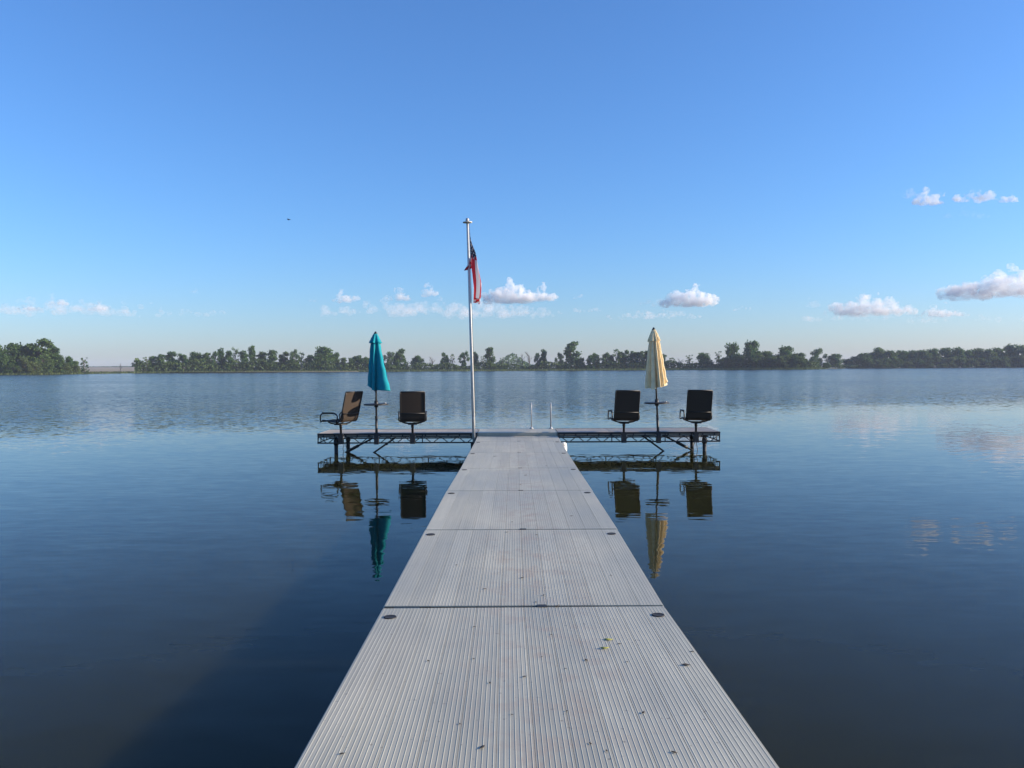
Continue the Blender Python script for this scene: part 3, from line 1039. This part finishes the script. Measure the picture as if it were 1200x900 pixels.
def where_left(px):
    if px < 0: return 'in the wood running on past the left edge'
    return 'in the left edge wood, left of its tallest tree' if px < 47 else 'in the left edge wood, right of its tallest tree'


def where_belt(px):
    if px < 225: return 'near the field end of the middle left tree belt'
    if px < 275: return 'in the left tree belt just left of its spiky topped tree'
    if px < 296: return 'in the left tree belt between the spiky and the pointed tree'
    if px < 378: return 'in the left tree belt between the pointed and the big round tree'
    return 'between the big round tree and the teal umbrella'


def where_right(px):
    if px > 1200: return 'in the far wood running on past the right edge'
    if px < 1025: return 'at the low left end of the far right wood'
    if px < 1130: return 'in the level middle of the far right wood'
    return 'in the far right wood near the pale shed'


GA = 'trees of the wood at the left edge'
for (px, top, w, k, bk) in [(-60, 402, 40, 'round', 10), (-32, 400, 36, 'round', 10), (-8, 399, 34, 'round', 12), (4, 412, 26, 'bush', 3), (18, 399.5, 36, 'round', 16), (33, 404, 26, 'tall', 22),
                            (30, 416, 24, 'bush', 3), (50, 413, 26, 'bush', 5), (62, 402, 22, 'tall', 10), (68, 412, 22, 'bush', 4), (80, 417, 15, 'round', 8),
                            (88, 422, 12, 'round', 6), (76, 424, 20, 'bush', 2), (88, 427, 16, 'bush', 2), (16, 424, 20, 'bush', 1), (40, 425, 20, 'bush', 1), (-90, 404, 40, 'round', 8), (-130, 402, 44, 'round', 8)] + [(-165 - 32 * q, 400 + (q * 5) % 9, 42, 'round' if q % 3 else 'tall', 8 + (q * 3) % 7) for q in range(9)]:
    tree(px, top, w, k, (ADJ[k] + ' green tree ' if k != 'bush' else 'low green shrub ') + where_left(px), GA if k != 'bush' else 'shrubs below the left wood', bk)
tree(47, 396.8, 36, 'tall', 'tallest tree of the wood at the left edge of the photo', None, 12)
tree(98.5, 418, 14, 'sparse', 'small brownish tree standing alone at the right tip of the left wood', None, 4)
tree(141, 425.5, 5, 'bare', 'thin bare tree standing in the pale field gap at the left', None, 30)
tree(163, 420.5, 12, 'open', 'small leaning tree at the left tip of the middle tree line beside the field', None, 6, R(-12))
GB = 'trees of the middle left belt'
for (px, top, w, k, bk) in [(172, 417, 14, 'sparse', 6), (178, 417, 14, 'tall', 12), (187, 415, 16, 'tall', 10), (200, 412, 20, 'tall', 12), (214, 414, 15, 'tall', 9), (229, 411, 22, 'round', 14), (241, 413, 16, 'tall', 10), (251, 412, 15, 'open', 9),
                            (259, 408, 12, 'tall', 14), (268, 411, 14, 'tall', 8), (285, 411, 16, 'tall', 9), (306, 412, 17, 'tall', 14), (318, 410, 18, 'tall', 9), (333, 412, 16, 'tall', 11), (345, 409.5, 15, 'open', 8), (353, 412, 14, 'sparse', 12),
                            (363, 416, 15, 'tall', 9), (371, 416, 14, 'round', 7), (394, 413, 14, 'tall', 16), (403, 419, 11, 'tall', 8), (412, 419, 12, 'tall', 9), (419, 416, 16, 'tall', 10), (430, 418, 16, 'open', 8), (437, 419, 14, 'tall', 12)]:
    tree(px, top, w, k, ADJ[k] + ' tree ' + where_belt(px), GB, bk)
tree(275, 406.5, 13, 'sparse', 'spiky thin topped tree rising above the left belt, left of its twin', None, 12)
tree(295.5, 404.8, 13, 'tall', 'highest pointed tree of the left belt, midway from field to umbrella', None, 12)
tree(380, 404.5, 29, 'round', 'big round crowned tree standing above the belt just left of the teal umbrella', None, 10)
solo = [(457, 411.5, 15, 'open', 'tree with divided crown showing just right of the teal umbrella'),
        (469, 408.5, 18, 'tall', 'taller tree of the pair right of the teal umbrella'),
        (489, 415.5, 18, 'round', 'low round tree between the teal umbrella and the flagpole'),
        (507, 418, 12, 'bare', 'bare grey tree right of the low round tree near the flagpole'),
        (521, 413, 12, 'tall', 'slim tree left of the flagpole with gap beneath its crown'),
        (530.5, 414, 9, 'sparse', 'thin sparse tree just right of the slim tree left of the flagpole'),
        (543.5, 411.5, 14, 'open', 'dark forked tree directly left of the flagpole'),
        (557.5, 412, 10, 'tall', 'narrow tree partly behind the flagpole on its right'),
        (566, 416, 10, 'sparse', 'small sparse tree between the flagpole and the tall leaning tree'),
        (574, 406.8, 15, 'tall', 'tall narrow leaning tree right of the flagpole'),
        (588.5, 418, 8, 'sparse', 'small dark tree right of the tall leaning tree'),
        (612, 414.5, 12, 'bare', 'left of the two bare grey trees in the middle'),
        (620.5, 412, 12, 'bare', 'right of the two bare grey trees in the middle'),
        (630, 413, 10, 'open', 'left half of the dark tree pair at the middle of the shore'),
        (637, 409.5, 12, 'tall', 'right half of the dark tree pair at the middle of the shore'),
        (652, 419, 10, 'sparse', 'low tree left of the big tree at the middle of the shore'),
        (656, 413, 11, 'open', 'dark small tree touching the left side of the big middle tree'),
        (669, 399.8, 25, 'tall', 'biggest and brightest tree at the middle of the far shore'),
        (681, 419, 12, 'tall', 'low tree at the right foot of the big middle tree')]
for k, (px, top, w, kind, lab) in enumerate(solo):
    tree(px, top, w, kind, lab, None, 8 + (k % 3) * 3)
GC = 'trees left of the cream umbrella'
for (px, top, w, k, bk) in [(692, 416, 13, 'tall', 6), (698, 413.5, 16, 'open', 10), (710, 413, 16, 'open', 8), (716, 416, 12, 'tall', 12), (722, 408, 14, 'sparse', 10), (727, 412, 12, 'tall', 8), (733, 410, 13, 'tall', 9),
                            (742, 411, 14, 'tall', 12), (750, 411, 14, 'tall', 8), (758, 411, 14, 'tall', 10), (766, 412, 14, 'tall', 8), (777, 415, 12, 'tall', 8)]:
    tree(px, top, w, k, ADJ[k] + ' dark tree in the belt ' + ('right beside' if px > 745 else 'further left of' if px < 718 else 'a little left of') + ' the cream umbrella', GC, bk)
solo2 = [(787, 418.5, 13, 'sparse', 'low thin tree just right of the cream umbrella'),
         (797, 420, 12, 'bare', 'low bare tree right of the cream umbrella'),
         (808, 415, 13, 'sparse', 'small tree left of the flat topped tree right of the cream umbrella'),
         (825, 412, 21, 'round', 'flat topped dark tree right of the cream umbrella'),
         (842, 410.5, 12, 'sparse', 'pale see-through tree left of the big clump on the right'),
         (858, 400.5, 22, 'round', 'left of the two high crowns in the big clump right of the cream umbrella'),
         (881, 396.8, 26, 'round', 'highest crown in the big clump right of the cream umbrella'),
         (899, 410, 24, 'round', 'low crown just right of the highest crown in the big clump'),
         (921, 403.6, 28, 'round', 'high crown near the right end of the big clump'),
         (936, 412, 24, 'round', 'sloping crown at the right end of the big clump')]
for k, (px, top, w, kind, lab) in enumerate(solo2):
    tree(px, top, w, kind, lab, None, 9 + (k % 3) * 4)
for (px, top, w) in [(850, 417, 24), (866, 413, 26), (884, 412, 26), (902, 416, 26), (920, 414, 26), (936, 417, 24), (946, 422, 18), (858, 424, 22), (895, 424, 24), (925, 424, 24)]:
    tree(px, top, w, 'bush', 'broad green shrub filling the lower front of the big clump on the right', 'shrubs of the big right clump', 4)
tree(958.5, 407.8, 19, 'open', 'lone airy tree right of the big clump', None, 125)
tree(953, 417, 16, 'tall', 'low dark tree left under the lone airy tree', None, 120)
tree(979, 413.5, 21, 'round', 'separate round tree between the lone airy tree and the far right wood', None, 10)
GD = 'trees of the far right wood'
xs = [(968, 424, 12), (992, 420, 16), (1001, 416.5, 18), (1012, 412.5, 20), (1029, 406.8, 24), (1020, 412, 20), (1043, 409, 22), (1056, 409.3, 22), (1069, 409.3, 22), (1080, 408.6, 24), (1093, 407, 22), (1107, 406, 22), (1121, 406.3, 22), (1133, 409, 20),
      (1146, 406.7, 24), (1158, 407.5, 20), (1170, 406, 20), (1187, 402.3, 24), (1200, 404, 24), (1216, 403, 26), (1235, 402, 28), (1258, 404, 28), (1285, 402, 30), (1315, 404, 32)] + [(1345 + 30 * q, 401 + (q * 3) % 6, 32) for q in range(9)]
for i, (px, top, w) in enumerate(xs):
    tree(px, top, w, 'round', 'dark green tree ' + where_right(px), GD, 10 + (i % 3) * 5)
    if px > 985:
        tree(px + 6, top + 9 + (i * 7) % 5, w, 'bush', 'dark waterside shrub ' + where_right(px + 6), 'shrubs of the far right wood', 4)

# undergrowth closing the foot of the belts
ug = MB(); r_ = random.Random(9)
for k in range(22000):
    px = r_.uniform(158, 960)
    if 595 < px < 606 and r_.random() < .5: continue
    d = shore_dist(px) + r_.uniform(3, 16)
    hgt = (3.0 + 4.0 * (0.5 + 0.5 * math.sin(px * .13) * math.sin(px * .041 + 1))) * (1.25 if px < 445 or px > 845 else .85)
    x, y = ground_xy(px, d)
    leaf_quad(ug, Vector((x, y, .2 + hgt * r_.random() ** 1.1)), r_.uniform(.3, .7), r_)
for k in range(2600):
    px = r_.choice((r_.uniform(-140, 100), r_.uniform(968, 1330)))
    d = shore_dist(px) + r_.uniform(3, 9)
    x, y = ground_xy(px, d)
    leaf_quad(ug, Vector((x, y, .2 + 2.6 * r_.random())), r_.uniform(.3, .7), r_)
tag(ug.build('undergrowth', M['foliage_bush']), 'tangled low undergrowth filling the foot of the tree belts', 'undergrowth', kind='stuff')
# faint far wood behind the gap in the middle
fw = MB()
for k in range(900):
    px = r_.uniform(575, 626); d = 900 + r_.uniform(-20, 20); x, y = ground_xy(px, d)
    hgt = 13.5 * math.exp(-((px - 600) / 15) ** 2) + 4
    leaf_quad(fw, Vector((x, y, .2 + hgt * r_.random())), r_.uniform(.8, 1.6), r_)
tag(fw.build('distant_wood', M['foliage']), 'faint bluish far wood seen in the gap behind the middle trees', 'wood', kind='stuff')

# reeds at the waterline
rd = MB()
for k in range(15000):
    px = r_.uniform(-160, 967); d = shore_dist(px) + r_.uniform(-2.5, 3.0)
    if 100 < px < 260 and r_.random() < .45 and math.sin(px * 1.9) > .2: continue
    x, y = ground_xy(px, d)
    hgt = r_.uniform(.7, 1.35) * (1.0 if px > 100 else .75); w_ = r_.uniform(.10, .30); yaw = r_.uniform(-1, 1)
    b = len(rd.v); dx, dy = w_ * math.cos(yaw), w_ * math.sin(yaw); lx = r_.uniform(-.2, .2)
    rd.v += [(x - dx, y - dy, -.1), (x + dx, y + dy, -.1), (x + lx + dx * .3, y, hgt), (x + lx - dx * .3, y, hgt * .95)]
    rd.face((b, b + 1, b + 2, b + 3))
tag(rd.build('reeds', M['reed']), 'strip of green reeds growing along the far waterline', 'reeds', kind='stuff')

# pale shed on the far right bank
sp = P(1179.5, 430.5, 634)
shed = thing('shed', 'small pale shed at the water edge under the far right trees', 'shed', (sp.x, 634, .2))
MB().box(-2.0, 2.0, -1.2, 1.2, 0, 1.7).build('wall', M['shed_wall'], shed)
rf = MB(); rf.v = [(-2.3, -1.5, 1.66), (2.3, -1.5, 1.66), (2.3, 1.5, 1.66), (-2.3, 1.5, 1.66), (-2.3, 0, 2.7), (2.3, 0, 2.7)]
for q in ((0, 1, 5, 4), (2, 3, 4, 5), (0, 4, 3), (1, 2, 5), (3, 2, 1, 0)): rf.face(q)
rf.build('roof', M['shed_roof'], shed)
MB().box(-.5, .5, -1.26, -1.202, .02, 1.5).build('door', M['shed_roof'], shed)

# ------------------------------------------------------------------ haze over the lake
hz = MB().box(-1450, 1450, -650, 2300, -1.0, 26.0)
hm, hnt, hb, hout = mat('haze_air'); hnt.nodes.remove(hb)
pv_ = N(hnt, 'ShaderNodeVolumePrincipled')
pv_.inputs['Color'].default_value = (0.72, 0.80, 1.0, 1)
pv_.inputs['Density'].default_value = 0.00016
hnt.links.new(pv_.outputs[0], hout.inputs['Volume'])
HAZE = True
if HAZE:
    tag(hz.build('haze', hm), None, None, kind='stuff')

# ------------------------------------------------------------------ clouds
def ico(sub):
    bm = bmesh.new(); bmesh.ops.create_icosphere(bm, subdivisions=sub, radius=1.0)
    v = [tuple(x.co) for x in bm.verts]; bm.verts.index_update(); f = [tuple(x.index for x in fc.verts) for fc in bm.faces]; bm.free()
    return v, f


IV, IF = ico(2)


def cloud(px, base, w, h, thick, label, seed, d=6000.0, count=70, group=None, kind=None, flat=.12, wisp=0.0, grey=0):
    """one cumulus: puffs piled on a level base; photo pixels give its direction and apparent size"""
    r_ = random.Random(seed); k = d / F_PX
    c = P(px, base, d)
    W, Hc = w * k / 2 * 1.10, h * k * 1.22
    v, f, th = [], [], []
    ridge = [r_.uniform(.15, 1.0) for _ in range(9)]
    ridge[r_.randrange(3, 6)] = 1.0
    count = int(count * 1.8)
    for i in range(count):
        x = max(-1, min(1, r_.gauss(0, .50)))
        x *= .92
        pos = (x + 1) / 2 * 8; j = min(7, int(pos)); top = ridge[j] + (ridge[j + 1] - ridge[j]) * (pos - j)
        top *= (1 - abs(x) ** 2.2 * .8)
        zz = r_.random() ** 1.2 * top
        rad = (0.07 + .17 * r_.random() ** 2.5) * Hc * (1.25 - .5 * zz) * (.65 if i > count * .6 else 1)
        ctr = Vector((x * (W - rad * .5), r_.uniform(-.35, .35) * W, max(rad * r_.uniform(.3, 1.2), zz * (Hc - rad))))
        sx, sz = r_.uniform(.95, 1.25) + flat * (1 - zz), r_.uniform(.75, 1.0)
        b = len(v); a = r_.uniform(0, 6.28)
        tk = thick * r_.uniform(.5, 1.0) * (1 - wisp * abs(x))
        for (p, q, s) in IV:
            nz = 1 + .16 * math.sin(5 * p + a) * math.sin(4 * q + 2 * a) + .12 * math.sin(7 * s + a * 3)
            z = ctr.z + s * rad * sz * nz
            v.append((ctr.x + p * rad * sx * nz, ctr.y + q * rad * nz, max(z, -.06 * Hc + .02 * rad * s))); th.append(tk)
        f += [tuple(b + q for q in t) for t in IF]
    me = bpy.data.meshes.new('cloud'); me.from_pydata(v, [], f)
    me.polygons.foreach_set('use_smooth', [True] * len(f))
    # weld the puffs into one closed body, then roughen its outline
    tmp = bpy.data.objects.new('cloud', me); COL.objects.link(tmp)
    md = tmp.modifiers.new('weld', 'REMESH'); md.mode = 'VOXEL'; md.voxel_size = max(.55 * k, W / 90)
    dg = bpy.context.evaluated_depsgraph_get(); ev = tmp.evaluated_get(dg)
    me2 = bpy.data.meshes.new_from_object(ev); me2.name = 'cloud'
    bpy.data.objects.remove(tmp); bpy.data.meshes.remove(me)
    bm = bmesh.new(); bm.from_mesh(me2); bm.verts.ensure_lookup_table()
    seen, isl = set(), []
    for v0 in bm.verts:
        if v0 in seen: continue
        st, comp = [v0], []; seen.add(v0)
        while st:
            q = st.pop(); comp.append(q)
            for e in q.link_edges:
                w2 = e.other_vert(q)
                if w2 not in seen: seen.add(w2); st.append(w2)
        isl.append(comp)
    big = max(len(c_) for c_ in isl)
    bmesh.ops.delete(bm, geom=[q for c_ in isl if len(c_) < min(150, big) for q in c_], context='VERTS')
    bm.to_mesh(me2); bm.free()
    for vv in me2.vertices:
        n_ = mnoise.noise_vector(vv.co / (2.2 * k)) * 1.8 * k + mnoise.noise_vector(vv.co / (7 * k)) * 2.4 * k
        vv.co += Vector((n_.x, n_.y, n_.z * .7 * min(1, max(0, vv.co.z / (.2 * Hc)))))
    me2.materials.clear(); me2.materials.append(cloud_mat(thick))
    o = link('cloud' if kind is None else 'cloud_bank', me2, None, c)
    return tag(o, label, 'cloud', group, kind)


cloud(1090, 240, 34, 20, 0.58, 'small white cloud high at the right, middle one of the top row', 1, 5200, 46)
cloud(1065, 232, 20, 12, 0.30, 'thin white wisp at the left end of the top row of clouds', 2, 5200, 24)
cloud(1142, 236, 46, 14, 0.60, 'long small white cloud in the top row at the right', 3, 5200, 46)
cloud(1180, 237, 24, 13, 0.60, 'small bright white cloud at the right end of the top row', 4, 5200, 26)
cloud(1132, 256, 50, 14, 0.18, 'barely visible veil of cloud below the top row', 5, 5200, 24)
cloud(1020, 296, 60, 6, 0.18, 'faint flat streak of cloud right of centre above the cumulus', 6, 5200, 16)
cloud(1180, 348, 150, 34, 0.42, 'large cumulus with grey base at the right edge of the photo', 7, 6500, 170)
cloud(1018, 369, 92, 24, 0.46, 'broad white cumulus low over the far right wood', 8, 7500, 130)
cloud(1105, 371, 50, 16, 0.42, 'small pale cumulus below the large one at the right', 59, 7500, 60)
cloud(1000, 376, 120, 14, 0.28, 'thin grey veil under the low right cumulus', 10, 8000, 40)
cloud(952, 360, 16, 12, 0.22, 'tiny faint cloud tuft left of the low right cumulus', 11, 7500, 14)
cloud(808, 358, 58, 26, 0.67, 'bright pyramid shaped cumulus above right of the cream umbrella', 12, 6500, 120)
cloud(772, 358, 44, 14, 0.22, 'grey thin shoulder of cloud on the left of the bright pyramid cumulus', 13, 6600, 40)
cloud(768, 373, 110, 12, 0.36, 'row of faint low cloud scraps beneath the pyramid cumulus', 14, 8200, 60)
cloud(688, 366, 34, 8, 0.36, 'small low white cloud scrap right of the flag', 15, 8200, 26)
cloud(679, 350, 12, 8, 0.39, 'tiny white cloud puff right of the flagpole cumulus', 16, 7000, 14)
cloud(867, 364, 26, 7, 0.30, 'tiny flat cloud right of the bright pyramid cumulus', 17, 8200, 18)
cloud(598, 354, 60, 27, 0.59, 'tall white cumulus just right of the flag', 18, 6500, 110)
cloud(634, 352, 34, 18, 0.57, 'lower white cumulus joined to the right of the one by the flag', 19, 6500, 60)
cloud(502, 347, 20, 16, 0.52, 'small upright white cloud left of the flag', 20, 6800, 26)
cloud(467, 352, 28, 16, 0.46, 'small white cloud second to the left of the flag', 21, 6800, 36)
cloud(404, 354, 32, 18, 0.44, 'pale two-peaked cloud above left of the teal umbrella', 22, 7200, 36)
cloud(367, 354, 12, 7, 0.30, 'tiny pale cloud above the left tree belt', 23, 7200, 12)
cloud(227, 344, 14, 9, 0.25, 'tiny faint cloud alone in the left sky', 24, 7200, 12)
cloud(69, 358, 24, 12, 0.52, 'small bright white cloud on the bank at the left', 25, 7000, 26)
cloud(112, 364, 34, 12, 0.44, 'pale cloud patch on the left bank right of the bright one', 27, 7000, 30)
cloud(36, 364, 40, 10, 0.44, 'pale cloud patch on the left bank near the edge', 28, 7000, 30)
cloud(60, 368, 190, 24, 0.28, 'thin bank of hazy grey cloud low at the left', 29, 8500, 90, kind='stuff')
cloud(190, 370, 150, 14, 0.26, 'faint trailing end of the left cloud bank', 30, 8500, 50, kind='stuff')
cloud(480, 368, 220, 24, 0.25, 'thin hazy cloud bank behind the small clouds left of the flag', 31, 8500, 110, kind='stuff')
cloud(590, 372, 130, 22, 0.26, 'soft grey cloud bank below the cumulus by the flag', 32, 8000, 80, kind='stuff')
cloud(1110, 378, 180, 16, 0.24, 'thin haze bank low at the right', 33, 8500, 50, kind='stuff')
